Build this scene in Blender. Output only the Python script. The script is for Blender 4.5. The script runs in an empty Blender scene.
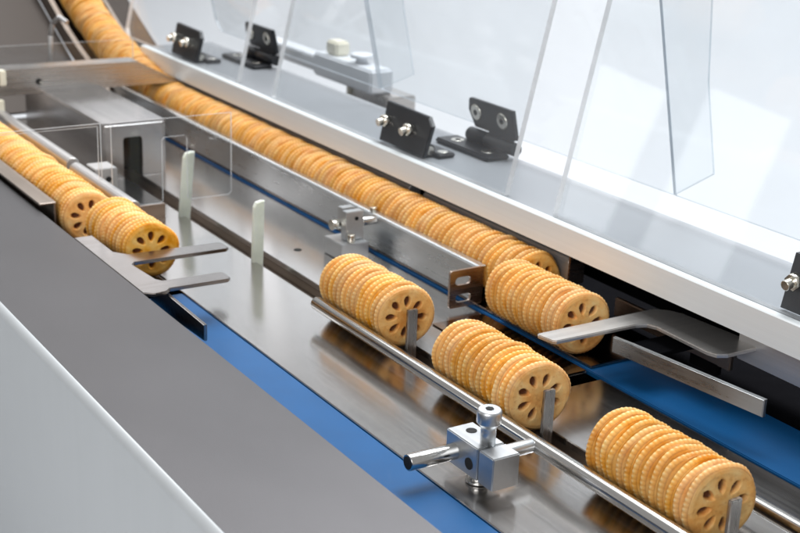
import bpy, bmesh, math, random
from mathutils import Vector, Matrix
random.seed(11)
S = bpy.context.scene
col = S.collection
R = math.radians

# ------------------------------------------------------------------ materials
def newmat(name):
    m = bpy.data.materials.new(name); m.use_nodes = True
    nt = m.node_tree; nt.nodes.clear()
    out = nt.nodes.new('ShaderNodeOutputMaterial')
    return m, nt, out
def N(nt, t, **kw):
    n = nt.nodes.new(t)
    for k, v in kw.items():
        if k in n.inputs: n.inputs[k].default_value = v
        else: setattr(n, k, v)
    return n
def ramp(nt, stops):
    r = nt.nodes.new('ShaderNodeValToRGB'); e = r.color_ramp.elements
    while len(e) < len(stops): e.new(.5)
    for i, (p, c) in enumerate(stops):
        e[i].position = p; e[i].color = (*c, 1) if len(c) == 3 else c
    return r
def coords(nt, scale):
    tc = N(nt, 'ShaderNodeTexCoord'); mp = N(nt, 'ShaderNodeMapping')
    mp.inputs['Scale'].default_value = scale
    nt.links.new(tc.outputs['Object'], mp.inputs['Vector'])
    return mp.outputs['Vector']
def metal(name, base, rough=.3, brush=(6, 500, 500), var=.12, rvar=.1, bump=.00004, metallic=1.0, smudge=6, spec=.5, aniso=0):
    m, nt, out = newmat(name); L = nt.links
    p = N(nt, 'ShaderNodeBsdfPrincipled'); p.inputs['Metallic'].default_value = metallic
    p.inputs['Specular IOR Level'].default_value = spec
    n1 = N(nt, 'ShaderNodeTexNoise', Scale=1.0, Detail=3.0); L.new(coords(nt, brush), n1.inputs['Vector'])
    n2 = N(nt, 'ShaderNodeTexNoise', Scale=float(smudge), Detail=5.0, Roughness=.6); L.new(coords(nt, (1, 1.6, 1.6)), n2.inputs['Vector'])
    mix = N(nt, 'ShaderNodeMath', operation='ADD'); L.new(n1.outputs['Fac'], mix.inputs[0]); L.new(n2.outputs['Fac'], mix.inputs[1])
    lo = tuple(c * (1 - var) for c in base); hi = tuple(min(1, c * (1 + var)) for c in base)
    r = ramp(nt, [(.3, lo), (.7, hi)]); h = N(nt, 'ShaderNodeMath', operation='MULTIPLY'); h.inputs[1].default_value = .5
    L.new(mix.outputs[0], h.inputs[0]); L.new(h.outputs[0], r.inputs['Fac']); L.new(r.outputs['Color'], p.inputs['Base Color'])
    rr = N(nt, 'ShaderNodeMapRange'); rr.inputs['To Min'].default_value = max(.02, rough - rvar); rr.inputs['To Max'].default_value = rough + rvar
    rr.inputs['From Min'].default_value = .3; rr.inputs['From Max'].default_value = .7
    L.new(h.outputs[0], rr.inputs['Value']); L.new(rr.outputs[0], p.inputs['Roughness'])
    b = N(nt, 'ShaderNodeBump', Strength=1.0, Distance=bump); L.new(n1.outputs['Fac'], b.inputs['Height']); L.new(b.outputs[0], p.inputs['Normal'])
    L.new(p.outputs[0], out.inputs[0]); return m
def plastic(name, base, rough=.4, spec=.5, sss=0, trans=0, var=.06, scale=60, bump=.00005):
    m, nt, out = newmat(name); L = nt.links
    p = N(nt, 'ShaderNodeBsdfPrincipled', Roughness=rough); p.inputs['Specular IOR Level'].default_value = spec
    n = N(nt, 'ShaderNodeTexNoise', Scale=float(scale), Detail=4.0); L.new(coords(nt, (1, 1, 1)), n.inputs['Vector'])
    r = ramp(nt, [(.35, tuple(c * (1 - var) for c in base)), (.65, tuple(min(1, c * (1 + var)) for c in base))])
    L.new(n.outputs['Fac'], r.inputs['Fac']); L.new(r.outputs['Color'], p.inputs['Base Color'])
    if sss:
        p.inputs['Subsurface Weight'].default_value = sss; p.inputs['Subsurface Radius'].default_value = (.004, .004, .003); p.inputs['Subsurface Scale'].default_value = 1
    if trans: p.inputs['Transmission Weight'].default_value = trans
    b = N(nt, 'ShaderNodeBump', Strength=1.0, Distance=bump); L.new(n.outputs['Fac'], b.inputs['Height']); L.new(b.outputs[0], p.inputs['Normal'])
    L.new(p.outputs[0], out.inputs[0]); return m
def acrylic(name, h0=.01, h1=.045):
    m, nt, out = newmat(name); L = nt.links
    t = N(nt, 'ShaderNodeBsdfTransparent', Color=(.97, .98, .985, 1)); g = N(nt, 'ShaderNodeBsdfGlossy', Roughness=.03)
    d = N(nt, 'ShaderNodeBsdfDiffuse', Color=(.86, .9, .95, 1))
    lw = N(nt, 'ShaderNodeLayerWeight', Blend=.5); pw = N(nt, 'ShaderNodeMath', operation='POWER'); pw.inputs[1].default_value = 4.0
    f = N(nt, 'ShaderNodeMath', operation='MULTIPLY_ADD'); f.inputs[1].default_value = .5; f.inputs[2].default_value = .03
    L.new(lw.outputs['Facing'], pw.inputs[0]); L.new(pw.outputs[0], f.inputs[0]); a = N(nt, 'ShaderNodeMixShader'); b = N(nt, 'ShaderNodeMixShader', Fac=.045)
    n = N(nt, 'ShaderNodeTexNoise', Scale=7.0, Detail=3.0); L.new(coords(nt, (1, 1, 1)), n.inputs['Vector'])
    mr = N(nt, 'ShaderNodeMapRange'); mr.inputs['From Min'].default_value = .35; mr.inputs['From Max'].default_value = .75
    mr.inputs['To Min'].default_value = h0; mr.inputs['To Max'].default_value = h1; L.new(n.outputs['Fac'], mr.inputs['Value']); L.new(mr.outputs[0], b.inputs[0])
    L.new(f.outputs[0], a.inputs[0]); L.new(t.outputs[0], a.inputs[1]); L.new(g.outputs[0], a.inputs[2])
    L.new(a.outputs[0], b.inputs[1]); L.new(d.outputs[0], b.inputs[2]); L.new(b.outputs[0], out.inputs[0]); return m
def acrylic_edge(name, c=(.96, .975, .985)):
    m, nt, out = newmat(name); L = nt.links
    p = N(nt, 'ShaderNodeBsdfPrincipled', Roughness=.18); p.inputs['Base Color'].default_value = (*c, 1)
    n = N(nt, 'ShaderNodeTexNoise', Scale=30.0); L.new(coords(nt, (1, 1, 1)), n.inputs['Vector'])
    r = ramp(nt, [(.3, tuple(x * .82 for x in c)), (.7, c)]); L.new(n.outputs['Fac'], r.inputs['Fac']); L.new(r.outputs['Color'], p.inputs['Base Color'])
    p.inputs['Specular IOR Level'].default_value = .8
    t = N(nt, 'ShaderNodeBsdfTransparent', Color=(.95, .97, 1, 1)); x = N(nt, 'ShaderNodeMixShader', Fac=.88)
    tl = N(nt, 'ShaderNodeBsdfTranslucent'); L.new(r.outputs['Color'], tl.inputs['Color']); y = N(nt, 'ShaderNodeMixShader', Fac=.5); L.new(p.outputs[0], y.inputs[1]); L.new(tl.outputs[0], y.inputs[2])
    L.new(t.outputs[0], x.inputs[1]); L.new(y.outputs[0], x.inputs[2]); L.new(x.outputs[0], out.inputs[0]); return m

def biscuit_mat():
    m, nt, out = newmat('baked_biscuit'); L = nt.links
    p = N(nt, 'ShaderNodeBsdfPrincipled', Roughness=.5)
    p.inputs['Specular IOR Level'].default_value = .35
    p.inputs['Subsurface Weight'].default_value = .07; p.inputs['Subsurface Radius'].default_value = (.0035, .0018, .0008); p.inputs['Subsurface Scale'].default_value = 1
    tc = N(nt, 'ShaderNodeTexCoord'); oi = N(nt, 'ShaderNodeObjectInfo')
    off = N(nt, 'ShaderNodeVectorMath', operation='ADD'); L.new(tc.outputs['Object'], off.inputs[0]); L.new(oi.outputs['Random'], off.inputs[1])
    n1 = N(nt, 'ShaderNodeTexNoise', Scale=55.0, Detail=4.0, Roughness=.6); L.new(off.outputs[0], n1.inputs['Vector'])
    n2 = N(nt, 'ShaderNodeTexNoise', Scale=900.0, Detail=3.0, Roughness=.7); L.new(off.outputs[0], n2.inputs['Vector'])
    n3 = N(nt, 'ShaderNodeTexNoise', Scale=260.0, Detail=2.0); L.new(off.outputs[0], n3.inputs['Vector'])
    r = ramp(nt, [(.30, (.77, .32, .055)), (.46, (.94, .515, .14)), (.72, (.98, .69, .285))]); L.new(n1.outputs['Fac'], r.inputs['Fac'])
    # golden-brown speckle
    r3 = ramp(nt, [(.56, (0, 0, 0)), (.74, (1, 1, 1))]); L.new(n3.outputs['Fac'], r3.inputs['Fac'])
    sp = N(nt, 'ShaderNodeMath', operation='MULTIPLY'); sp.inputs[1].default_value = .55; L.new(r3.outputs['Color'], sp.inputs[0])
    mx = N(nt, 'ShaderNodeMix', data_type='RGBA'); mx.inputs['B'].default_value = (.66, .31, .08, 1)
    L.new(sp.outputs[0], mx.inputs['Factor']); L.new(r.outputs['Color'], mx.inputs['A'])
    # baked crust in holes and bead grooves, plus gap shade painted into colour
    at = N(nt, 'ShaderNodeAttribute', attribute_name='bake_shade')
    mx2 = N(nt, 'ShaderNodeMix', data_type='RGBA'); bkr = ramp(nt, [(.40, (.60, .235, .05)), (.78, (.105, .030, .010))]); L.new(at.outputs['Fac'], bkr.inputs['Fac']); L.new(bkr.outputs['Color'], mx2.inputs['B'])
    at2 = N(nt, 'ShaderNodeAttribute', attribute_name='crest'); cr = N(nt, 'ShaderNodeMath', operation='MULTIPLY'); cr.inputs[1].default_value = .6; L.new(at2.outputs['Fac'], cr.inputs[0])  # paler crest colour, with the bead highlights painted in
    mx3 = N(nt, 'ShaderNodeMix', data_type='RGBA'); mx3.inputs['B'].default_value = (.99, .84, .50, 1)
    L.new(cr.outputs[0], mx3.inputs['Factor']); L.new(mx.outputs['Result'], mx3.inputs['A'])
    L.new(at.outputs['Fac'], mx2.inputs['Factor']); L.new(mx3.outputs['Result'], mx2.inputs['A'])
    # biscuit to biscuit tone
    hs = N(nt, 'ShaderNodeHueSaturation'); mr = N(nt, 'ShaderNodeMapRange'); mr.inputs['To Min'].default_value = .82; mr.inputs['To Max'].default_value = 1.1
    wn = N(nt, 'ShaderNodeTexWhiteNoise', noise_dimensions='1D'); L.new(oi.outputs['Random'], wn.inputs['W']); sr = N(nt, 'ShaderNodeMapRange'); hs.inputs['Hue'].default_value = .496; sr.inputs['To Min'].default_value = .97; sr.inputs['To Max'].default_value = 1.11; L.new(wn.outputs['Value'], sr.inputs['Value']); L.new(sr.outputs[0], hs.inputs['Saturation'])
    L.new(oi.outputs['Random'], mr.inputs['Value']); L.new(mr.outputs[0], hs.inputs['Value']); L.new(mx2.outputs['Result'], hs.inputs['Color'])
    L.new(hs.outputs[0], p.inputs['Base Color'])
    ad = N(nt, 'ShaderNodeMath', operation='ADD'); L.new(n2.outputs['Fac'], ad.inputs[0]); L.new(n3.outputs['Fac'], ad.inputs[1])
    b = N(nt, 'ShaderNodeBump', Strength=.8, Distance=.00035); L.new(ad.outputs[0], b.inputs['Height']); L.new(b.outputs[0], p.inputs['Normal'])
    L.new(p.outputs[0], out.inputs[0]); return m

M = dict(
    bed=metal('brushed_bed_steel', (.56, .54, .525), .18, (3, 300, 300), .07, .035, .000012, smudge=7),
    dark_plate=metal('dark_polished_steel', (.30, .26, .235), .12, (5, 400, 400), .15, .05, .00002),
    panel=metal('satin_panel_steel', (.128, .125, .129), .45, (900, 1100, 900), .07, .06, .00010, smudge=5),
    panel_side=metal('pale_side_steel', (.43, .45, .46), .5, (60, 60, 5), .03, .04, .00001, metallic=.2),
    wall=metal('rail_steel', (.60, .62, .63), .3, (4, 300, 300), .10, .08, .00003, smudge=22),
    rail=metal('guide_rail_steel', (.62, .61, .60), .34, (4, 300, 300), .1, .06, metallic=.75),
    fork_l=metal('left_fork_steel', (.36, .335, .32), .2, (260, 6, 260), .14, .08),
    alu=metal('anodised_aluminium', (.86, .90, .91), .42, (3, 500, 500), .03, .05, .00002, metallic=.25),
    cover=metal('cover_sheet_steel', (.33, .345, .365), .48, (700, 700, 700), .04, .04, .000008, metallic=.45, spec=.3),
    bar=metal('cross_bar_steel', (.60, .57, .54), .26, (300, 4, 300), .1, .08),
    housing=metal('housing_steel', (.62, .605, .60), .2, (3, 150, 150), .05, .04, .000008),
    chrome=metal('polished_rod_steel', (.54, .53, .51), .17, (4, 300, 300), .06, .04, .00001),
    pin=metal('pin_steel', (.42, .41, .40), .28, (300, 300, 6), .1, .08),
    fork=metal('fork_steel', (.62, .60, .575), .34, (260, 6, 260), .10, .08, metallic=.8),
    block=metal('clamp_aluminium', (.56, .575, .585), .38, (5, 300, 300), .06, .06),
    brownplate=metal('bracket_steel', (.47, .38, .32), .25, (300, 5, 300), .12, .08),
    chute=metal('chute_steel', (.075, .064, .057), .45, (3, 200, 200), .12, .08, metallic=.95),
    dark=plastic('interior_shade_black', (.006, .006, .007), .8, spec=0),  # near-black colour puts shade into unlit gaps and the parts inside them
    slot=metal('slot_steel', (.36, .31, .27), .38, (4, 200, 200), .15, .08),
    belt=plastic('blue_conveyor_belt', (.006, .088, .25), .33, spec=.35, var=.06, scale=20, bump=.00003),
    nylon=plastic('milky_nylon', (.82, .86, .76), .35, sss=.5),
    black=plastic('black_hinge_plastic', (.008, .009, .012), .36, bump=.00012, scale=400),
    screw=metal('screw_steel', (.75, .72, .64), .22, (200, 200, 200), .1),
    hole=plastic('hole_black', (.004, .004, .004), .8),
    acr=acrylic('clear_acrylic'), acr_clean=acrylic('clean_acrylic', .0, .012), frost=plastic('frosted_nylon', (.80, .85, .90), .45, trans=.55), edge=acrylic_edge('acrylic_edge'), edge_d=acrylic_edge('acrylic_edge_grey', (.72, .79, .85)),
    white=plastic('white_backdrop', (.88, .90, .93), .8, var=.02, scale=1.5),
    cream=plastic('cream_plastic', (.80, .76, .62), .5),
    greymach=metal('grey_machine_steel', (.72, .74, .77), .45, (40, 40, 40), .05, .05, metallic=.2),
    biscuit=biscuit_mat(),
)

# ------------------------------------------------------------------ geometry helpers (world coordinates, metres)
def box(bm, x0, x1, y0, y1, z0, z1, bev=.0008, seg=2, mi=0):
    v = [bm.verts.new((x, y, z)) for x in (x0, x1) for y in (y0, y1) for z in (z0, z1)]
    f = [bm.faces.new([v[i] for i in q]) for q in ((0, 1, 3, 2), (4, 6, 7, 5), (0, 4, 5, 1), (2, 3, 7, 6), (0, 2, 6, 4), (1, 5, 7, 3))]
    for q in f: q.material_index = mi
    if bev:
        es = set(e for q in f for e in q.edges)
        bmesh.ops.bevel(bm, geom=list(es), offset=bev, segments=seg, affect='EDGES', clamp_overlap=True)
    return bm
def prism(bm, pts, vec, bev=0, seg=2, mi=0, side_mi=None):
    """closed outline pts (3-D) pushed along vec"""
    a = [bm.verts.new(p) for p in pts]; b = [bm.verts.new(Vector(p) + Vector(vec)) for p in pts]
    n = len(pts); f0 = bm.faces.new(a[::-1]); f1 = bm.faces.new(b); fs = [f0, f1]; f0.material_index = f1.material_index = mi
    for i in range(n):
        q = bm.faces.new((a[i], a[(i + 1) % n], b[(i + 1) % n], b[i])); q.material_index = mi if side_mi is None else side_mi; fs.append(q)
    bmesh.ops.recalc_face_normals(bm, faces=fs)
    if bev:
        es = set(e for q in (f0, f1) for e in q.edges)
        bmesh.ops.bevel(bm, geom=list(es), offset=bev, segments=seg, affect='EDGES', clamp_overlap=True)
    return bm
def lathe(bm, p0, p1, prof, seg=40, mi=0):
    """prof: list of (t along axis 0..1, radius); caps closed"""
    p0, p1 = Vector(p0), Vector(p1); ax = p1 - p0; d = ax.normalized()
    u = d.orthogonal().normalized(); w = d.cross(u); rings = []
    for t, r in prof:
        rings.append([bm.verts.new(p0 + ax * t + (u * math.cos(a) + w * math.sin(a)) * r) for a in [2 * math.pi * i / seg for i in range(seg)]])
    for k in range(len(rings) - 1):
        for i in range(seg):
            q = bm.faces.new((rings[k][i], rings[k][(i + 1) % seg], rings[k + 1][(i + 1) % seg], rings[k + 1][i])); q.smooth = True; q.material_index = mi
    for k, rv in ((0, True), (-1, False)):
        q = bm.faces.new(rings[k][::-1] if rv else rings[k]); q.material_index = mi
    return bm
def cyl(bm, p0, p1, r, seg=40, bev=.0006, mi=0):
    L = (Vector(p1) - Vector(p0)).length; b = min(bev, L * .4, r * .4) / L
    return lathe(bm, p0, p1, [(0, r - b * L), (b * .3, r - b * L * .3), (b, r), (1 - b, r), (1 - b * .3, r - b * L * .3), (1, r - b * L)], seg, mi)
def slots_plate(bm, corners, holes, thick, bev=.0006):
    pass
def mk(name, bm, mats, parent=None, org=None, smooth=False):
    """link a bmesh (world coordinates) as one object; its origin goes to org or its parent's origin"""
    if org is None:
        org = parent_world(parent) if parent else Vector((0, 0, 0))
    org = Vector(org)
    for v in bm.verts: v.co -= org
    me = bpy.data.meshes.new(name); bm.normal_update(); bm.to_mesh(me); bm.free()
    for m in (mats if isinstance(mats, (list, tuple)) else [mats]): me.materials.append(m)
    if smooth:
        for p in me.polygons: p.use_smooth = True
    o = bpy.data.objects.new(name, me); col.objects.link(o)
    if parent:
        o.parent = parent; o.location = org - parent_world(parent)
    else: o.location = org
    return o
def parent_world(o):
    v = Vector(o.location)
    while o.parent: o = o.parent; v += Vector(o.location)
    return v
def tag(o, label, cat, group=None):
    o['label'] = label; o['category'] = cat
    if group: o['group'] = group
    return o
def empty(name, loc, label, cat, group=None):
    o = bpy.data.objects.new(name, None); o.empty_display_size = .01; col.objects.link(o); o.location = loc
    return tag(o, label, cat, group)
def struct(o): o['kind'] = 'structure'; return o
B = bmesh.new
def base_of(bm):
    xs = [v.co for v in bm.verts]; mn = [min(v[i] for v in xs) for i in range(3)]; mx = [max(v[i] for v in xs) for i in range(3)]
    return ((mn[0] + mx[0]) / 2, (mn[1] + mx[1]) / 2, mn[2])

# ------------------------------------------------------------------ setting: backdrop
pf = [(-9, -4, -.85)] + [(-9, 1.7 + 1.5 * math.sin(R(a)), .65 - 1.5 * math.cos(R(a))) for a in range(0, 91, 5)] + [(-9, 3.2, 2.4)]
bm = B(); prism(bm, pf + [(x, y + .1 if k > 0 else y, z - .08) for k, (x, y, z) in enumerate(pf)][::-1], (14, 0, 0), 0)
struct(mk('backdrop', bm, M['white'], org=(0, 3.2, -.85), smooth=False))

# ------------------------------------------------------------------ machine bed
XA, XB = -1.25, .62
bed = empty('machine_bed', (-.3, 0, -.03), 'brown-grey brushed steel bed plate with a long dark slot under the biscuit rolls', 'machine bed')
bm = B(); box(bm, XA, XB, -.121, -.012, -.006, 0, .0007); mk('bed_plate', bm, M['bed'], bed)
bm = B(); box(bm, XA, -.0785, .012, .1163, -.006, 0, .0007); mk('bed_plate', bm, M['bed'], bed)
bm = B(); box(bm, -.060, XB, .012, .1163, -.006, 0, .0007); mk('bed_plate', bm, M['bed'], bed)
bm = B(); box(bm, XA, XB, -.0118, .0118, -.020, -.016, 0); box(bm, XA, XB, .0125, .016, -.028, -.0062, 0); box(bm, XA, XB, -.016, -.0125, -.028, -.0062, 0)
mk('pusher_slot', bm, M['slot'], bed)
bm = B(); box(bm, -.0785, -.060, .0165, .116, -.02, -.016, 0); mk('cross_gap', bm, M['dark'], bed)
bm = B(); box(bm, -.239, -.0795, .055, .1155, .0004, .0013, .0003); mk('wear_plate', bm, M['dark_plate'], bed)
bm = B(); lathe(bm, (-.50, .048, -.0001), (-.50, .048, .0004), [(0, .0045), (1, .0045)], 24); mk('fixing_hole', bm, M['hole'], bed)
bm = B(); box(bm, -1.32, XB, -.32, .5, -.4, -.034, 0); tag(mk('dark_undercarriage', bm, M['dark'], org=(-.3, 0, -.4)), 'dark unlit machine body under the steel bed and blue belts', 'machine base')

# belts
bm = B(); box(bm, -.43, XB, -.193, -.1215, -.005, -.0012, .0008); tag(mk('conveyor_belt', bm, M['belt'], org=(0, -.157, -.005)), 'blue conveyor belt between the grey side panel and the brown steel bed', 'conveyor belt', 'blue belts beside the bed')
bm = B(); box(bm, -1.22, XB, .1170, .192, -.0035, .0016, .0008); tag(mk('conveyor_belt', bm, M['belt'], org=(0, .155, -.0035)), 'dark blue conveyor belt running under the right-hand guide bar and out past it', 'conveyor belt', 'blue belts beside the bed')
bm = B(); box(bm, -1.22, -.0785, .1205, .215, .0022, .0045, .0006); tag(mk('slide_plate', bm, M['dark_plate'], org=(-.6, .165, .0022)), 'dark polished slide plate under the long row, ending over the blue belt', 'slide plate')
bm = B(); box(bm, -1.22, -.455, -.197, -.1215, -.004, -.0008, .0006); tag(mk('slide_plate', bm, M['dark_plate'], org=(-.8, -.16, -.004)), 'dark polished slide plate under the biscuits of the left lane', 'slide plate')

# ------------------------------------------------------------------ left side panel
pan = empty('machine_cover', (-.4, -.26, -.5), 'wide satin grey steel machine cover in the left foreground with pale side', 'machine cover')
bm = B(); prism(bm, [(-1.6, -.199, .04), (-1.6, -.199, .0), (-1.6, -.2015, .0), (-1.6, -.2015, .0372), (-1.6, -.3195, .0372), (-1.6, -.3195, .04)], (2.3, 0, 0), .0009, 3)
mk('top_sheet', bm, M['panel'], pan)
bm = B(); prism(bm, [(-1.6, -.3198, .0372), *[(-1.6, -.3198 - .0072 * math.sin(R(a)), .0330 + .0072 * math.cos(R(a))) for a in range(0, 91, 9)], (-1.6, -.327, -.5), (-1.6, -.3245, -.5), (-1.6, -.3245, .030)], (2.3, 0, 0)); sd = mk('side_sheet', bm, M['panel_side'], pan)
for q in sd.data.polygons: q.use_smooth = abs(q.normal.x) < .5 and q.normal.y < .05 and q.center.z - 0 > -9

# ------------------------------------------------------------------ biscuits
def biscuit_mesh(seed):
    rnd = random.Random(seed); nseg = 48 * 4; Rr = .0300; T = .0082
    bm = B(); lay = bm.verts.layers.float.new('bake_shade'); lay2 = bm.verts.layers.float.new('crest')
    nh = 8; ph = rnd.random() * .7
    def hole(r, a):
        k = (a - ph) / (2 * math.pi / nh); k = (k - round(k)) * (2 * math.pi / nh)
        u = (r - .0148) / .0049; w = .0038 * (.55 + .45 * (u + 1) / 2)
        v = k * r / w; d = math.sqrt(u * u + v * v)
        return max(0., min(1., (1.12 - d) / .32))
    jit = [rnd.uniform(.55, 1.35) for _ in range(48)]
    lob = [(rnd.uniform(0, 6.28), rnd.uniform(.0, .00050)) for _ in range(4)]
    fr = [0.0006, .002, .004, .006, .008, .0093, .0102, .0109, .0116, .0123, .013, .0138, .0146, .0154, .0162, .017, .0178, .0185, .0192, .02, .021, .0225, .024, .0252, .0262, .0270]
    prof = [(r, T / 2 - .00035 * (r / .027) ** 3 + (.00035 if .0235 < r < .026 else 0), 'f') for r in fr]
    prof += [(.0276, T / 2 - .0008, 's'), (.0284, T / 2 - .0016, 's'), (.0291, T / 2 - .0024, 's'), (.0297, T / 2 - .0032, 's'), (.0300, T / 2 - .0040, 's'), (.0297, -T / 2 + .0034, 's'), (.0291, -T / 2 + .0025, 's'), (.0284, -T / 2 + .0017, 's'), (.0276, -T / 2 + .0009, 's'), (.0266, -T / 2 + .0004, 's')]
    prof += [(r, -T / 2 + .0002, 'b') for r in (.024, .018, .01, .001)]
    rings = []
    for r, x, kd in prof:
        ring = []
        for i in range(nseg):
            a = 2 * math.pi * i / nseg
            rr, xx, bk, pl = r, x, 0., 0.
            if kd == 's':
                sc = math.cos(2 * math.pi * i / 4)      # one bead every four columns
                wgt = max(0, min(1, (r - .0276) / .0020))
                am2 = .00018 * rnd.uniform(.7, 1.3) * (1 + .5 * math.sin(a * 5 + ph * 7) * math.sin(a * 13)); rr += am2 * jit[(i + 1) // 4 % 48] * sc * wgt; bk = max(0., .25 - sc) * .34 * wgt + max(0., (.0296 - r) / .0026) * .80; pl = max(0., .35 + sc) * .8 * wgt * max(0., (r - .0289) / .0011)  # flank darkening paints the shade between biscuits; bead grooves are baked
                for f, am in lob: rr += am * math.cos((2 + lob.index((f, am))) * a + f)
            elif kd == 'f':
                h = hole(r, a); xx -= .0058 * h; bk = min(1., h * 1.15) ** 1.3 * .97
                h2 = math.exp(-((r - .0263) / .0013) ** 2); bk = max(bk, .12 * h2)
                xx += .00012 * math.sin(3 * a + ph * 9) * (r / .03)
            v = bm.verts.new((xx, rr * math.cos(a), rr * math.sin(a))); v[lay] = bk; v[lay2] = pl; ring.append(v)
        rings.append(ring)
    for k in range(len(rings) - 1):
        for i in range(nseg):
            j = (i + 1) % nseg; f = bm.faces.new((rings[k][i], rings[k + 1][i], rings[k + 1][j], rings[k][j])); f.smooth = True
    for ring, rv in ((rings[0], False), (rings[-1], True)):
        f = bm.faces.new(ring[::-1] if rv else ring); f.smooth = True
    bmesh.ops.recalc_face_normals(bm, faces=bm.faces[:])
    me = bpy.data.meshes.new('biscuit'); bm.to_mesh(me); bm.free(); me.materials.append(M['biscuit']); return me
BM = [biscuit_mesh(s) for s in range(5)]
ORD = ['', 'front', 'second', 'third', 'fourth', 'fifth', 'sixth', 'seventh', 'eighth', 'ninth', 'tenth', 'eleventh', 'twelfth', 'thirteenth', 'fourteenth', 'fifteenth']
rb = random.Random(4)
def biscuit(center, yaw, pitch, label, group, dz=0):
    o = bpy.data.objects.new('biscuit', rb.choice(BM)); col.objects.link(o)
    spin = rb.uniform(0, 6.28)
    o.matrix_world = Matrix.Translation(center) @ Matrix.Rotation(yaw, 4, 'Z') @ Matrix.Rotation(pitch, 4, 'Y') @ Matrix.Rotation(spin, 4, 'X') @ Matrix.Diagonal((1, *[rb.uniform(.975, 1.005)] * 2, 1))
    tag(o, label, 'biscuit', group); return o
ROLLS = [  # front x, y, z of the lying surface, count, description, group, yaw, pitch
    (-.200, 0, .0003, 13, 'the round biscuit roll behind the tip of the long polished rod', 'biscuits in the roll nearest the rod tip'),
    (.000, 0, .0003, 13, 'the round biscuit roll just behind the square clamp block', 'biscuits in the roll behind the clamp block'),
    (.203, 0, .0003, 13, 'the biscuit roll in the bottom right corner', 'biscuits in the bottom right roll'),
    (-.4790, -.134, .0003, 13, 'the short roll stopped at the two-armed fork on the left', 'biscuits in the roll at the left fork'),
    (-.1020, .1275, .0048, 13, 'the short roll stopped at the bent flag under the white beam', 'biscuits in the roll at the bent flag'),
]
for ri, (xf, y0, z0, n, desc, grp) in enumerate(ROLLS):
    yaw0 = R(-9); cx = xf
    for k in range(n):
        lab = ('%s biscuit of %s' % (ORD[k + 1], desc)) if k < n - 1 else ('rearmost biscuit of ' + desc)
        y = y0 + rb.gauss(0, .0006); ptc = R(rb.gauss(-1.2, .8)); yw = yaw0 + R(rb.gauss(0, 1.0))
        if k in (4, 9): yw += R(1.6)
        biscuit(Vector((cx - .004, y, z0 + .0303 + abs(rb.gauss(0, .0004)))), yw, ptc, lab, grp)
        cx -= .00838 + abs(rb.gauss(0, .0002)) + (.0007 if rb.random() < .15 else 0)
def path_row(pts, step, yaw_off, name, grp, tail):
    pts = [Vector(p) for p in pts]; seg = 0; pos = pts[0].copy(); k = 0
    # Catmull-Rom resample
    dense = []
    P = [pts[0] * 2 - pts[1]] + pts + [pts[-1] * 2 - pts[-2]]
    for i in range(1, len(P) - 2):
        for s in range(60):
            t = s / 60; a, b, c, d = P[i - 1], P[i], P[i + 1], P[i + 2]
            dense.append(.5 * ((2 * b) + (c - a) * t + (2 * a - 5 * b + 4 * c - d) * t * t + (3 * b - a - 3 * c + d) * t ** 3))
    acc = 0; nxt = 0
    for i in range(len(dense) - 1):
        L = (dense[i + 1] - dense[i]).length
        while nxt <= acc + L:
            q = dense[i].lerp(dense[i + 1], (nxt - acc) / L); d = (dense[i] - dense[i + 1]).normalized()
            k += 1
            ang = math.atan2(d.y, d.x); pt = -math.asin(d.z)
            wave = R(2.0) * math.sin(k * .55) * (1 if rb.random() < .9 else -.5)
            num = ORD[k] if k < len(ORD) else '%dth' % k if (k % 100 in (11, 12, 13) or k % 10 not in (1, 2, 3)) else '%d%s' % (k, {1: 'st', 2: 'nd', 3: 'rd'}[k % 10])
            if k == 1: num = 'nearest'
            lab = '%s biscuit%s' % (num, tail if k > 1 else tail.replace(' counted from the near end', ''))
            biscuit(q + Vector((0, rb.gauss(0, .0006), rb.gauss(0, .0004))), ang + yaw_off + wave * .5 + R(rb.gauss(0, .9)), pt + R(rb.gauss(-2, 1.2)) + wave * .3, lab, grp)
            nxt += step + abs(rb.gauss(0, .0003))
        acc += L
    return k
nR = path_row([(-.219, .162, .0353), (-.3, .160, .0353), (-.5, .160, .0355), (-.7, .160, .0365), (-.9, .160, .037), (-1.1, .160, .0385), (-1.2, .160, .052), (-1.30, .160, .071), (-1.365, .159, .088), (-1.427, .157, .112), (-1.486, .155, .140), (-1.56, .154, .176), (-1.64, .153, .215)],
              .00865, R(-8), 'biscuit', 'biscuits packed in the long right-hand row', ' of the long right-hand row under the beam, counted from the near end')
nL = path_row([(-.622, -.148, .0303), (-.8, -.148, .0305), (-1.05, -.148, .0308)], .0087, R(-9), 'biscuit', 'biscuits packed in the left-hand row', ' of the left-hand lane beside the grey cover, counted from the near end')

# ------------------------------------------------------------------ left lane rails
def rounded_rail(bm, x0, x1, yc, w, z0, z1):
    pts = [(x0, yc - w / 2, z0)]
    for i in range(9):
        a = math.pi * (1 - i / 8); pts.append((x0, yc + math.cos(a) * w / 2, z1 - w * .42 + math.sin(a) * w * .42))
    pts.append((x0, yc + w / 2, z0)); prism(bm, pts, (x1 - x0, 0, 0), .0004, 1)
    return bm
t = empty('guide_rail', (-.85, -.104, 0), 'grey rounded guide rail along the right side of the left biscuit lane', 'guide rail')
bm = B(); rounded_rail(bm, -1.3, -.795, -.1045, .016, .018, .052); mk('rail', bm, M['rail'], t)
bm = B(); rounded_rail(bm, -.785, -.600, -.1045, .016, .016, .049); mk('rail', bm, M['rail'], t)
bm = B(); box(bm, -.74, -.737, -.0965, -.070, .022, .050, .0006); box(bm, -.77, -.74, -.0962, -.070, .048, .050, .0004); mk('bracket', bm, M['rail'], t)
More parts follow.
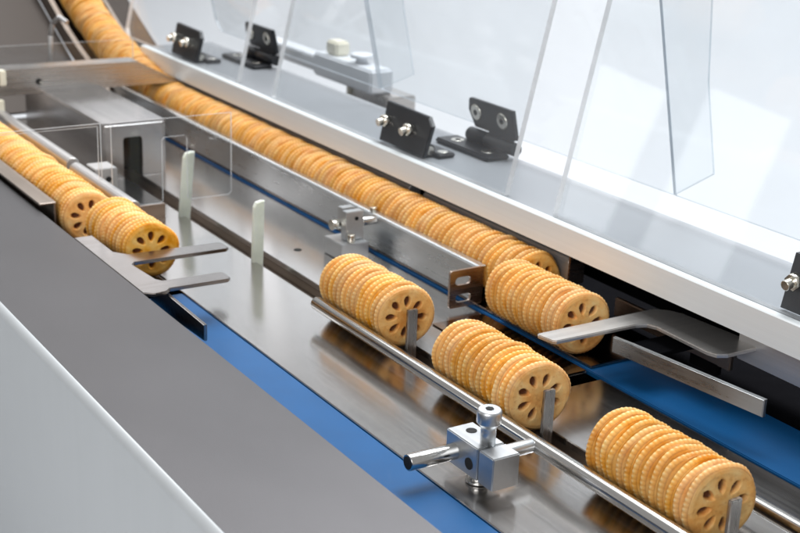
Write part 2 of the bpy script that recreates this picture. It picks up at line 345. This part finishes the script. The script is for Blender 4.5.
bm = B(); lathe(bm, (-.7368, -.081, .037), (-.7362, -.081, .037), [(0, .0035), (1, .0035)], 20); mk('bolt_hole', bm, M['hole'], t)
bm = B(); box(bm, -.596, -.592, -.100, -.070, .018, .044, .0006); mk('end_plate', bm, M['brownplate'], t)
bm = B()
prism(bm, [(-1.3, -.1805, .048), (-1.3, -.1985, .048), (-1.3, -.1985, .0455), (-1.3, -.183, .0455), (-1.3, -.183, .012), (-1.3, -.1985, .012), (-1.3, -.1985, .0095), (-1.3, -.1805, .0095)], (.665, 0, 0), .0005, 1)
tag(mk('guide_rail', bm, M['slot'], org=(-.95, -.19, 0)), 'dark channel-shaped guide rail between the left biscuit row and the grey cover', 'guide rail')

# fork on the left
t = empty('stop_fork', (-.42, -.17, .03), 'flat steel fork whose two arms stop the short roll on the left', 'stop fork')
bm = B()
pl = [(-.53, -.1975), (-.345, -.1975), (-.338, -.188), (-.340, -.176), (-.346, -.170), (-.3455, -.110), (-.3495, -.1065), (-.3655, -.1065), (-.3675, -.110), (-.3685, -.168), (-.375, -.172), (-.425, -.176), (-.431, -.171), (-.4305, -.072), (-.4345, -.0680), (-.4505, -.0680), (-.4535, -.072), (-.4565, -.168), (-.470, -.178), (-.53, -.178)]
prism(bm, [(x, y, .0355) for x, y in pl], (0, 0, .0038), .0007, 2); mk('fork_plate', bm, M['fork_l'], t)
bm = B(); prism(bm, [(-.385, -.1705, .0352), (-.262, -.1705, .0320), (-.262, -.1705, .0165), (-.385, -.1705, .012)], (0, -.0032, 0), .0005, 2); mk('side_flange', bm, M['fork_l'], t)
bm = B(); box(bm, -.372, -.36, -.1732, -.1685, .0, .036, .0005); mk('post', bm, M['dark'], t)

# ------------------------------------------------------------------ box housing
t = empty('steel_housing', (-1.02, .003, 0), 'rectangular steel housing over the slot with a dark doorway in its end', 'housing')
bm = B()
hz = .0725
box(bm, -1.18, -.866, -.040, .046, hz - .003, hz, .0010, 2)
box(bm, -1.18, -.866, -.040, -.037, .0005, hz - .0031, .0006); box(bm, -1.18, -.866, .043, .046, .0005, hz - .0031, .0006); mk('shell', bm, M['housing'], t)
bm = B(); x0 = -.8685
prism(bm, [(x0, -.0368, .0006), (x0, -.012, .0006), (x0, -.012, .050), (x0, -.0095, .0525), (x0, .0115, .0525), (x0, .014, .050), (x0, .014, .0006), (x0, .0428, .0006), (x0, .0428, hz - .0032), (x0, -.0368, hz - .0032)], (.0028, 0, 0), .0003, 1); mk('end_plate', bm, M['housing'], t)
bm = B(); box(bm, -.93, -.90, -.0365, .0425, .0008, .0690, 0); mk('doorway_shade_block', bm, M['dark'], t)  # dark block added so the doorway reads as black shade

# ------------------------------------------------------------------ acrylic baffle, pegs, left screen
def sheet(name, pts, vec, parent=None, edge='edge', org=None):
    bm = B(); prism(bm, pts, vec, 0, mi=0, side_mi=1); return mk(name, bm, [M['acr' if 'pane' in name or 'flap' in name else 'acr_clean'], M[edge]], parent, org=org)
xb = -.660
pts = [(-.106, .052), (-.085, .027), (-.066, .0245), (-.0475, .0245), (-.045, .027), (-.045, .099), (-.042, .102), (-.017, .102), (-.014, .099), (-.014, .027), (-.0115, .0245), (.039, .0245), (.0425, .028), (.0425, .124), (-.106, .124)]
tag(sheet('acrylic_baffle', [(xb, y, z) for y, z in pts], (.0025, 0, 0), org=(xb, -.03, .0245)), 'clear acrylic baffle with a square notch standing across the slot', 'acrylic screen')
tag(sheet('acrylic_screen', [(xb, y, z) for y, z in [(-.44, .1220), (-.1215, .1220), (-.1215, .060), (-.1180, .060), (-.1180, .125), (-.44, .125)]], (.0025, 0, 0), org=(xb, -.28, .068)), 'clear acrylic screen whose top edge crosses above the left biscuit row', 'acrylic screen')
for i, (px, w, h, lean, lab) in enumerate([(-.670, .0145, .078, .004, 'milky white nylon pusher peg in the slot beside the acrylic notch'), (-.481, .0130, .068, .001, 'milky white nylon pusher peg standing alone in the slot before the rod')]):
    bm = B(); yc = -.010 if i < 2 else .012
    prism(bm, [(px, yc - w / 2 - lean, -.0158), (px, yc + w / 2 - lean, -.0158), (px, yc + w / 2 + lean, h), (px, yc + .2 * w + lean, h + .0006), (px, yc - .3 * w + lean, h - .001), (px, yc - w / 2 + lean, h - .006)], (-.005, 0, 0), .0009, 3)
    if i == 2:
        bm.free(); bm = B(); prism(bm, [(.0800, .010, .0004), (.0800, -.014, .0004)] + [(.0800, -.002 + .012 * math.cos(a), .0470 + .012 * math.sin(a)) for a in [math.pi * (1 - i / 14) for i in range(15)]], (.005, 0, 0), .0012, 3)
    tag(mk('pusher_peg', bm, M['nylon' if i < 2 else 'frost'], org=(px, yc, -.0158) if i < 2 else (.083, -.005, 0)), lab, 'pusher peg')
for px, lab in ((-.191, 'flat grey pusher pin against the roll by the rod tip'), (.0105, 'flat grey pusher pin against the roll behind the clamp'), (.2135, 'flat grey pusher pin against the bottom right roll')):
    bm = B(); box(bm, px - .002, px + .002, -.0055, .0050, -.0158, .0415, .0007, 2)
    tag(mk('pusher_pin', bm, M['pin'], org=(px, 0, -.0158)), lab, 'pusher pin', 'flat pusher pins rising from the slot')

# ------------------------------------------------------------------ long rod and clamp
bm = B(); cyl(bm, (-.297, -.0410, .0195), (.62, -.0405, .0195), .0064, 56, .0012); tag(mk('guide_rod', bm, M['chrome'], org=(.1, -.0405, .0195)), 'long polished steel rod running along the near side of the rolls', 'guide rod')
bm = B(); cyl(bm, (.172, .0470, .0145), (.62, .0470, .0145), .0064, 48, .0012); tag(mk('guide_rod', bm, M['chrome'], org=(.4, .047, .0145)), 'polished rod end showing on the far side of the bottom right roll', 'guide rod')
t = empty('rod_clamp', (.048, -.092, 0), 'square aluminium clamp block with knurled knob and stub holding the long rod', 'clamp')
bm = B(); box(bm, .0185, .0590, -.1035, -.0795, .0085, .0345, .0008); mk('clamp_block', bm, M['block'], t)
bm = B(); box(bm, .0605, .0785, -.1035, -.0795, .0085, .0345, .0008); box(bm, .0585, .0608, -.1015, -.0815, .0110, .0320, 0); mk('clamp_jaw', bm, M['block'], t)
bm = B(); cyl(bm, (.030, -.1030, .0205), (.030, -.1450, .0205), .0064, 44, .0006); mk('stub_rod', bm, M['chrome'], t)
bm = B(); lathe(bm, (.030, -.1448, .0205), (.030, -.1454, .0205), [(0, .0050), (1, .0050)], 32); mk('stub_bore', bm, M['hole'], t)
bm = B(); lathe(bm, (.0545, -.0915, .0343), (.0545, -.0915, .0625), [(0, .0058), (.42, .0058), (.46, .0056), (.56, .0072), (.62, .0090), (.64, .0093), (.92, .0093), (.97, .0089), (1, .0080)], 48); k = mk('knob', bm, M['block'], t)
bm = B(); lathe(bm, (.0545, -.0915, .0623), (.0545, -.0915, .0630), [(0, .0032), (1, .0032)], 6); mk('socket', bm, M['hole'], k)
bm = B(); lathe(bm, (.031, -.0895, .0343), (.031, -.0895, .0349), [(0, .0042), (1, .0042)], 28); mk('bore', bm, M['hole'], t)
bm = B(); lathe(bm, (.0490, -.1033, .0185), (.0490, -.1040, .0185), [(0, .0046), (1, .0046)], 28); mk('bore', bm, M['hole'], t)
bm = B(); cyl(bm, (.046, -.0915, .0003), (.046, -.0915, .0088), .0075, 40, .0008); lathe(bm, (.046, -.0915, .0003), (.046, -.0915, .0022), [(0, .0100), (1, .0100)], 40); mk('foot', bm, M['chrome'], t)
bm = B(); cyl(bm, (.0490, -.080, .0200), (.0490, -.0455, .0200), .0055, 32, .0005); mk('cross_arm', bm, M['block'], t)

# ------------------------------------------------------------------ right lane wall, bracket, clamp
t = empty('side_guide', (-.75, .125, 0), 'long upright steel guide wall between the bed and the right-hand row', 'guide wall')
bm = B(); xa, xz = -1.25, -.2600
prism(bm, [(xa, .1215, .0048), (xa, .1215, .0405), (xa, .1225, .0425), (xa, .1245, .0432), (xa, .1315, .0432), (xa, .1315, .0412), (xa, .1250, .0412), (xa, .1238, .0400), (xa, .1238, .0048)], (xz - xa, 0, 0), .0003, 1)
mk('wall_sheet', bm, M['wall'], t)
# end bracket with two slots
bk = B()
def slot_poly(yc, zc, w, h, n=8):
    r = h / 2; p = []
    for i in range(n + 1):
        a = -math.pi / 2 + math.pi * i / n; p.append((yc + w / 2 - r + r * math.cos(a), zc + r * math.sin(a)))
    for i in range(n + 1):
        a = math.pi / 2 + math.pi * i / n; p.append((yc - w / 2 + r + r * math.cos(a), zc + r * math.sin(a)))
    return p
def plate_with_slots(bm, X, th, y0, y1, z0, z1, slots, r=.003):
    outer = []
    for cy, cz, a0 in ((y1 - r, z1 - r, 0), (y0 + r, z1 - r, 90), (y0 + r, z0 + r, 180), (y1 - r, z0 + r, 270)):
        for i in range(6): a = R(a0 + 18 * i); outer.append((cy + r * math.cos(a), cz + r * math.sin(a)))
    loops = [outer] + slots
    for L in loops:
        vs = [bm.verts.new((X, y, z)) for y, z in L]
        for i in range(len(vs)): bm.edges.new((vs[i], vs[(i + 1) % len(vs)]))
    res = bmesh.ops.triangle_fill(bm, edges=bm.edges[:], use_beauty=True, normal=(1, 0, 0))
    fs = [f for f in bm.faces]
    ext = bmesh.ops.extrude_face_region(bm, geom=fs)
    bmesh.ops.translate(bm, verts=[g for g in ext['geom'] if isinstance(g, bmesh.types.BMVert)], vec=(th, 0, 0))
    bmesh.ops.recalc_face_normals(bm, faces=bm.faces[:])
plate_with_slots(bk, -.2590, .0030, .086, .1255, .0050, .0440, [slot_poly(.1015, .0325, .0185, .0085), slot_poly(.1025, .0145, .0185, .0085)])
mk('end_bracket', bk, M['brownplate'], t)

t = empty('rail_clamp', (-.453, .095, 0), 'small grey clamp block bolted to the guide wall behind the first roll', 'clamp')
bm = B(); box(bm, -.462, -.451, .081, .103, .0200, .0520, .0006); mk('clamp_block', bm, M['block'], t)
bm = B(); box(bm, -.474, -.4635, .083, .099, .030, .0535, .0006); mk('clamp_block', bm, M['block'], t)
bm = B(); box(bm, -.480, -.440, .070, .104, .0004, .0195, .0008); mk('foot', bm, M['block'], t)
bm = B(); cyl(bm, (-.456, .1032, .038), (-.456, .1212, .038), .0050, 28); mk('spacer', bm, M['chrome'], t)
bm = B(); cyl(bm, (-.4685, .0725, .0345), (-.4685, .0828, .0345), .0050, 28); lathe(bm, (-.4685, .0722, .0345), (-.4685, .0726, .0345), [(0, .0062), (1, .0062)], 28); mk('bolt', bm, M['screw'], t)
bm = B(); cyl(bm, (-.4445, .084, .0196), (-.4445, .084, .0290), .0042, 28); mk('set_screw', bm, M['screw'], t)
bm = B(); lathe(bm, (-.4509, .094, .0440), (-.4503, .094, .0440), [(0, .0022), (1, .0022)], 20); mk('bore', bm, M['hole'], t)
bm = B(); cyl(bm, (-.470, .127, .0430), (-.470, .127, .0480), .0042, 24); mk('top_screw', bm, M['screw'], t)

# rail behind the long row
t = empty('guide_rail', (-.7, .2, 0), 'rounded grey rail in two lengths behind the long biscuit row', 'guide rail')
bm = B(); rounded_rail(bm, -1.25, -.497, .1990, .016, .0048, .0600); mk('rail', bm, M['rail'], t)
bm = B(); rounded_rail(bm, -.468, -.205, .1990, .016, .0048, .0597); mk('rail', bm, M['rail'], t)
bm = B(); box(bm, -.2048, -.2022, .1905, .2105, .030, .0640, .0008); mk('end_bracket', bm, M['brownplate'], t)
bm = B(); box(bm, .012, XB, .205, .214, .030, .0600, .001); tag(mk('guide_rail', bm, M['rail'], org=(.3, .2, .012)), 'grey rail in the shade below the white beam at the right edge', 'guide rail')
bm = B(); box(bm, -.150, .005, .2060, .211, .014, .0330, .001); box(bm, -.12, XB, .232, .236, .020, .024, .0005); tag(mk('inner_rail', bm, M['slot'], org=(0, .22, .014)), 'thin dark rail lost in the black gap under the white beam', 'guide rail')

# flag on the right
t = empty('stop_flag', (0, .17, .04), 'bent flat steel flag crossing the front of the roll under the beam', 'stop flag')
bm = B()
pl = [(-.0790, .0565), (-.0760, .0545), (-.0600, .0575), (-.0575, .0605), (-.0560, .148), (-.0520, .1580), (-.0440, .1615), (.0200, .1600), (.0290, .1630), (.0335, .1720), (.0335, .2140), (-.058, .2060), (-.0700, .2010), (-.0800, .1900)]
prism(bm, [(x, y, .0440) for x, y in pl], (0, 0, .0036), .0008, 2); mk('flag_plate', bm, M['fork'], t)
bm = B(); box(bm, -.045, -.010, .207, .213, .004, .0438, .0006); mk('post', bm, M['dark'], t)
t = empty('guide_bar', (.03, .126, .03), 'flat upright steel bar reaching out over the dark blue belt', 'guide bar')
bm = B(); prism(bm, [(-.0520, .1185, .0285), (-.0520, .1185, .0425), (-.0300, .1200, .0436), (.1130, .1315, .0460), (.1130, .1315, .0310)], (-.0003, .0042, 0), .0006, 2); mk('bar', bm, M['wall'], t)
bm = B(); box(bm, -.0515, -.020, .1290, .1980, .030, .0335, .0005); mk('arm', bm, M['dark'], t)

# ------------------------------------------------------------------ beam with cover sheet
t = empty('cover_beam', (-.35, .23, .0), 'long white aluminium beam with grey cover sheet carrying the clear guards', 'beam')
bm = B()
prism(bm, [(-1.255, .171, .0705), (-1.255, .171, .0968), (-1.255, .1722, .0980), (-1.255, .1790, .0980), (-1.255, .1800, .0970), (-1.255, .1800, .0705)], (1.9, 0, 0), .0004, 1); mk('front_face', bm, M['alu'], t)
bm = B(); box(bm, -1.255, .645, .1803, .292, .0930, .0962, .0006); box(bm, -1.255, .645, .2890, .2918, .0, .0929, .0004); mk('cover_sheet', bm, M['cover'], t)
bm = B(); box(bm, -1.25, .645, .2860, .2888, .0, .0928, 0); box(bm, -1.25, .645, .1806, .2858, .0905, .0928, 0); mk('shade_backing', bm, M['dark'], t)  # dark backing added to keep the gap below the beam black

# cross bar at far left
t = empty('cross_bar', (-1.1, -.2, .068), 'flat steel cross bar over the lanes at upper left with one bored hole', 'cross bar')
bm = B(); prism(bm, [(-1.100, -.6, .0655), (-1.100, .1685, .0685), (-1.100, .1040, .1035), (-1.100, -.6, .1060)], (-.0360, 0, 0), .0009, 2); mk('bar', bm, M['bar'], t)
bm = B(); lathe(bm, (-1.0995, -.044, .0845), (-1.0988, -.044, .0845), [(0, .0046), (1, .0046)], 28); mk('bored_hole', bm, M['hole'], t)
bm = B(); lathe(bm, (-1.099, -.0415, .0835), (-1.0982, -.0415, .0835), [(0, .0022), (1, .0022)], 20); mk('screw', bm, M['screw'], t)
tag(sheet('acrylic_screen', [(-1.120, -.6, .1080), (-1.120, .104, .1046), (-1.120, .104, .133), (-1.120, -.6, .1365)], (.003, 0, 0), org=(-1.12, -.2, .105)), 'thin clear acrylic strip standing on the steel cross bar at upper left', 'acrylic screen')
bm = B(); box(bm, -1.0990, -1.085, -.103, -.094, .085, .106, .001)
tag(mk('bar_fitting', bm, M['cream'], org=(-1.09, -.1, .085)), 'small pale plastic fitting on the front of the cross bar at the left edge', 'fitting')
bm = B(); box(bm, -1.095, -1.085, -.113, -.0985, .035, .0650, .001)
tag(mk('hanging_block', bm, M['cream'], org=(-1.09, -.1, .035)), 'pale plastic block hanging under the cross bar at the left edge', 'block')

# ------------------------------------------------------------------ hinges
def hinge(x, side, name_label, w=.094):
    """side=-1: front hinge, plate on the pane with screws poking toward -y; side=1: rear hinge"""
    if side < 0:
        t = empty('hinge', (x, .19, .0985), name_label, 'hinge', 'black hinges on the cover sheet')
        ty = .045 / .2
        bm = B(); z0, z1, y0 = .0985, .144, .188
        prism(bm, [(x - w * .5, y0, z0), (x - w * .5, y0 + ty * .045, z1), (x + w * .38, y0 + ty * .045, z1 - .0015), (x + w * .48, y0 + ty * .036, z1 - .010), (x + w * .45, y0, z0)], (0, .006, 0), .0009, 2); p = mk('upper_leaf', bm, M['black'], t)
        for sx in (-.40, .10):
            bm = B(); cyl(bm, (x + sx * w, .199, .1255), (x + sx * w, .1790, .1215), .0045, 24); lathe(bm, (x + sx * w, .1935, .1245), (x + sx * w, .1860, .1230), [(0, .0072), (1, .0072)], 6); mk('screw', bm, M['screw'], p)
        bm = B(); prism(bm, [(x - w * .25, .1945, .108), (x - w * .25, .1945, .128), (x + w * .15, .1945, .120), (x + w * .15, .1945, .106)], (0, .004, 0), .001, 2); mk('rib', bm, M['black'], p)
        bm = B(); cyl(bm, (x - w * .3, .201, .1045), (x + w * .40, .201, .1045), .0068, 28); mk('barrel', bm, M['black'], t)
        bm = B(); lathe(bm, (x + w * .40, .201, .1045), (x + w * .408, .201, .1045), [(0, .0050), (1, .0050)], 24); mk('hinge_pin', bm, M['screw'], t)
        bm = B(); box(bm, x - w * .25, x + w * .52, .205, .228, .0964, .1020, .0016, 3); l = mk('lower_leaf', bm, M['black'], t)
        for sx in (-.05, .42):
            bm = B(); lathe(bm, (x + w * sx, .217, .1019), (x + w * sx, .217, .1025), [(0, .0065), (1, .0060)], 24); mk('screw', bm, M['screw'], l)
    else:
        t = empty('hinge', (x, .26, .0965), name_label, 'hinge', 'black hinges on the cover sheet')
        ty = -.045 / .2
        bm = B(); z0, z1, y0 = .1190, .1540, .281
        prism(bm, [(x - w * .40, y0, z0), (x - w * .50, y0 + ty * .02, z0 + .020), (x - w * .46, y0 + ty * .033, z1 - .002), (x - w * .43, y0 + ty * .035, z1), (x + w * .5, y0 + ty * .035, z1), (x + w * .5, y0, z0)], (0, .006, 0), .0009, 2); p = mk('upper_leaf', bm, M['black'], t)
        for sx in (-.32, .26):
            zc = .1380; yc = y0 + ty * (zc - z0)
            bm = B(); lathe(bm, (x + sx * w, yc + .0003, zc), (x + sx * w, yc - .0014, zc - .00032), [(0, .0100), (.6, .0098), (1, .0086)], 28); s = mk('screw', bm, M['screw'], p)
            bm = B(); lathe(bm, (x + sx * w, yc - .0012, zc - .00028), (x + sx * w, yc - .0018, zc - .0004), [(0, .0036), (1, .0036)], 6); mk('socket', bm, M['hole'], s)
        bm = B(); cyl(bm, (x - w * .5, .282, .1090), (x - w * .12, .282, .1090), .0085, 32); cyl(bm, (x - w * .11, .282, .1090), (x + w * .52, .282, .1090), .0078, 32); box(bm, x - w * .1, x + w * .4, .2815, .2875, .113, .124, .0008); mk('barrel', bm, M['black'], t)
        bm = B(); box(bm, x - w * .78, x + w * .42, .248, .2800, .0964, .1025, .0018, 3); l = mk('lower_leaf', bm, M['black'], t)
        for sx in (-.52, .18):
            bm = B(); lathe(bm, (x + w * sx, .2650, .1024), (x + w * sx, .2650, .1030), [(0, .0085), (1, .0080)], 28); s = mk('screw', bm, M['screw'], l)
            bm = B(); lathe(bm, (x + w * sx, .2650, .1028), (x + w * sx, .2650, .1034), [(0, .0034), (1, .0034)], 6); mk('socket', bm, M['hole'], s)
    return t
hinge(-1.128, -1, 'black hinge on the front guard pane nearest its far upper-left end')
hinge(-.512, -1, 'black hinge with two protruding nuts on the front guard pane at centre', .100)
hinge(.117, -1, 'black hinge on the front guard pane cut off at the right edge', .100)
hinge(-1.052, 1, 'black hinge seen through the narrow gap panes at upper left', .092)
hinge(-.464, 1, 'large black hinge with two steel screws on the rear pane at centre', .088)

# ------------------------------------------------------------------ clear guards
def leanpane(bm_pts, vec, **k): return bm_pts
ty = .0455 / .2
def front_pane(x0, x1, name, lab, z0=.0966, h=.55, rl=0.012):
    y0 = .1835
    p = [(x0 + rl, 0), (x1, 0), (x1, h), (x0, h), (x0, rl)]
    pts = [(x, y0 + ty * z, z0 + z) for x, z in p]
    return tag(sheet(name, pts, (0, .0065, 0), org=((x0 + x1) / 2, y0, z0)), lab, 'guard pane', 'clear guard panes on the beam')
front_pane(-1.357, -.936, 'guard_pane', 'clear acrylic guard pane leaning over the far upper-left end of the beam')
front_pane(-.831, -.306, 'guard_pane', 'clear acrylic guard pane in front of the two central black hinges', rl=.002)
front_pane(-.226, .645, 'guard_pane', 'clear acrylic guard pane filling the upper right above the beam', rl=.002)
tyr = -.0455 / .2
def rear_pane(x0, x1, lab, z0=.1215, h=.5, rl=.015):
    y0 = .2845
    p = [(x0 + rl, 0), (x1, 0), (x1, h), (x0, h), (x0, rl)]
    o = sheet('guard_pane', [(x, y0 + tyr * z, z0 + z) for x, z in p], (0, .003, 0), edge='edge_d', org=((x0 + x1) / 2, y0, z0))
    return tag(o, lab, 'guard pane', 'clear guard panes on the beam')
rear_pane(-1.215, -.722, 'clear rear acrylic pane behind the hinges at upper left')
rear_pane(-.716, -.1656, 'clear rear acrylic pane behind the large central hinge', rl=.002)
rear_pane(-.1652, .645, 'clear rear acrylic pane whose lower edge meets the right picture edge', rl=.002)
for xx, lab in ((-.719, 'small clear end flap behind the upper centre panes'), (-.165, 'tall clear end flap with cut corner in the upper right')):
    o = sheet('end_flap', [(xx, .2880, .1220), (xx, .3370, .1370), (xx, .3370 - .021, .230), (xx, .287, .55), (xx, .190, .55)], (-.0025, 0, 0), edge='edge_d', org=(xx, .29, .133))
    tag(o, lab, 'guard pane')

# ------------------------------------------------------------------ machine parts behind the beam
t = empty('rear_machine', (-1.0, .43, -.2), 'pale grey machine frame seen through the panes beyond the beam', 'machine')
bm = B(); box(bm, -1.36, -.945, .41, .44, .0640, .0880, .002); box(bm, -1.10, -.925, .395, .435, .0640, .1000, .003, 3); mk('frame', bm, M['greymach'], t)
bm = B(); box(bm, -1.005, -.900, .41, .46, -.3, .0636, .002); mk('post', bm, M['bar'], t)
bm = B(); box(bm, -1.012, -1.0055, .405, .46, -.3, .063, .001); mk('strip', bm, M['cream'], t)
bm = B(); box(bm, -1.078, -1.045, .405, .430, .1001, .1220, .003, 3); mk('block', bm, M['cream'], t)
bm = B(); lathe(bm, (-.985, .415, .1001), (-.985, .415, .1150), [(0, .010), (.5, .008), (.6, .017), (.9, .018), (1, .014)], 32); mk('knob', bm, M['greymach'], t)

# ------------------------------------------------------------------ feed chute far upper left
t = empty('feed_chute', (-1.7, -.2, 0), 'dark brown-grey sloping steel feed chute at the upper left', 'feed chute')
def slab(bm, y0, y1, prof, th=.003):
    """prof: (x,z) polyline; extruded in y with thickness"""
    pts = [(x, y0, z) for x, z in prof] + [(x, y0, z - th) for x, z in prof[::-1]]
    prism(bm, pts, (0, y1 - y0, 0), 0)
deckp = [(-1.24, .004), (-1.30, .034), (-1.365, .055), (-1.427, .079), (-1.486, .107), (-1.64, .182), (-2.3, .50)]
bm = B(); slab(bm, .118, .196, deckp); mk('lane', bm, M['chute'], t)
for y0, y1, dz, nm in ((.109, .1175, .020, 'lane_edge'), (.1965, .2020, .030, 'lane_edge'), (-.10, -.09, .012, 'lane_edge')):
    bm = B(); slab(bm, y0, y1, [(x, z + dz) for x, z in deckp], .03); mk(nm, bm, M['slot'], t)
bm = B(); slab(bm, -.9, -.1005, [(-1.26, .006), (-1.40, .055), (-2.3, .48)]); mk('deck', bm, M['chute'], t)
bm = B(); slab(bm, -.0895, .1085, [(-1.26, .006), (-1.40, .055), (-2.3, .48)]); mk('deck', bm, M['chute'], t)
bm = B(); slab(bm, .2022, .262, [(x, z - .004) for x, z in deckp]); mk('deck', bm, M['chute'], t)
bm = B()
hk = [(-1.325, .048, .045), (-1.320, .048, .110), (-1.312, .050, .130), (-1.292, .054, .142), (-1.275, .060, .136)]
for a, b in zip(hk[:-1], hk[1:]): cyl(bm, a, b, .0035, 16, .0001)
tag(mk('wire_hook', bm, M['rail'], org=hk[0]), 'bent wire hook standing on the dark chute beside the far biscuits', 'hook')

# ------------------------------------------------------------------ camera (measured by vanishing points)
Rr = Vector((.53206691, .84591865, .03642029)); Uu = Vector((-.29086712, .14221493, .94613489)); Ff = Vector((-.79517364, .51400054, -.32171778))
cam = bpy.data.cameras.new('camera'); co = bpy.data.objects.new('camera', cam); col.objects.link(co)
mw = Matrix((Rr, Uu, -Ff)).transposed().to_4x4(); mw.translation = Vector((.78566081, -.64658987, .48)); co.matrix_world = mw
cam.sensor_width = 36; cam.lens = 1376.2 / 800 * 36; cam.clip_start = .02; cam.clip_end = 60
cam.dof.use_dof = True; cam.dof.focus_distance = 1.10; cam.dof.aperture_fstop = 11.0
S.camera = co

# ------------------------------------------------------------------ light
w = bpy.data.worlds.new('World'); S.world = w; w.use_nodes = True
bg = w.node_tree.nodes['Background']; bg.inputs[0].default_value = (.965, .955, .955, 1); bg.inputs[1].default_value = .45
def area(name, loc, target, sx, sy, power, color=(1, 1, 1)):
    l = bpy.data.lights.new(name, 'AREA'); l.shape = 'RECTANGLE'; l.size = sx; l.size_y = sy; l.energy = power; l.color = color
    o = bpy.data.objects.new(name, l); col.objects.link(o); o.location = loc
    o.rotation_euler = (Vector(target) - Vector(loc)).to_track_quat('-Z', 'Y').to_euler(); return o
area('key_lamp', (-.5, .75, 1.7), (-.1, 0, 0), 1.3, 1.0, 52, (.98, .985, 1))
area('fill_lamp', (1.3, -1.9, 1.0), (0, 0, 0), 1.6, 1.2, 30, (.98, .985, 1))
area('backdrop_lamp', (-3.2, .6, 3.0), (-3.2, 3.2, .1), 6.5, 2.0, 138, (.97, .985, 1))
area('bed_glint_lamp', (-3.3, 1.3, 1.08), (-.6, 0, 0), 1.1, .55, 2.6, (.97, .97, 1))  # added lamp, placed for its pale reflection in the bed and housing
area('window_lamp', (-2.00, -1.48, .34), (0, .2, .2), .20, .42, .75, (.95, .98, 1))
area('window_lamp', (-1.70, -1.62, .36), (0, .2, .2), .22, .46, .8, (.95, .98, 1))
S.view_settings.view_transform = 'Standard'; S.view_settings.look = 'None'; S.view_settings.exposure = 0; S.view_settings.gamma = 1
S.render.engine = 'CYCLES'; S.cycles.max_bounces = 10; S.cycles.transparent_max_bounces = 24; S.cycles.caustics_reflective = False; S.cycles.caustics_refractive = False
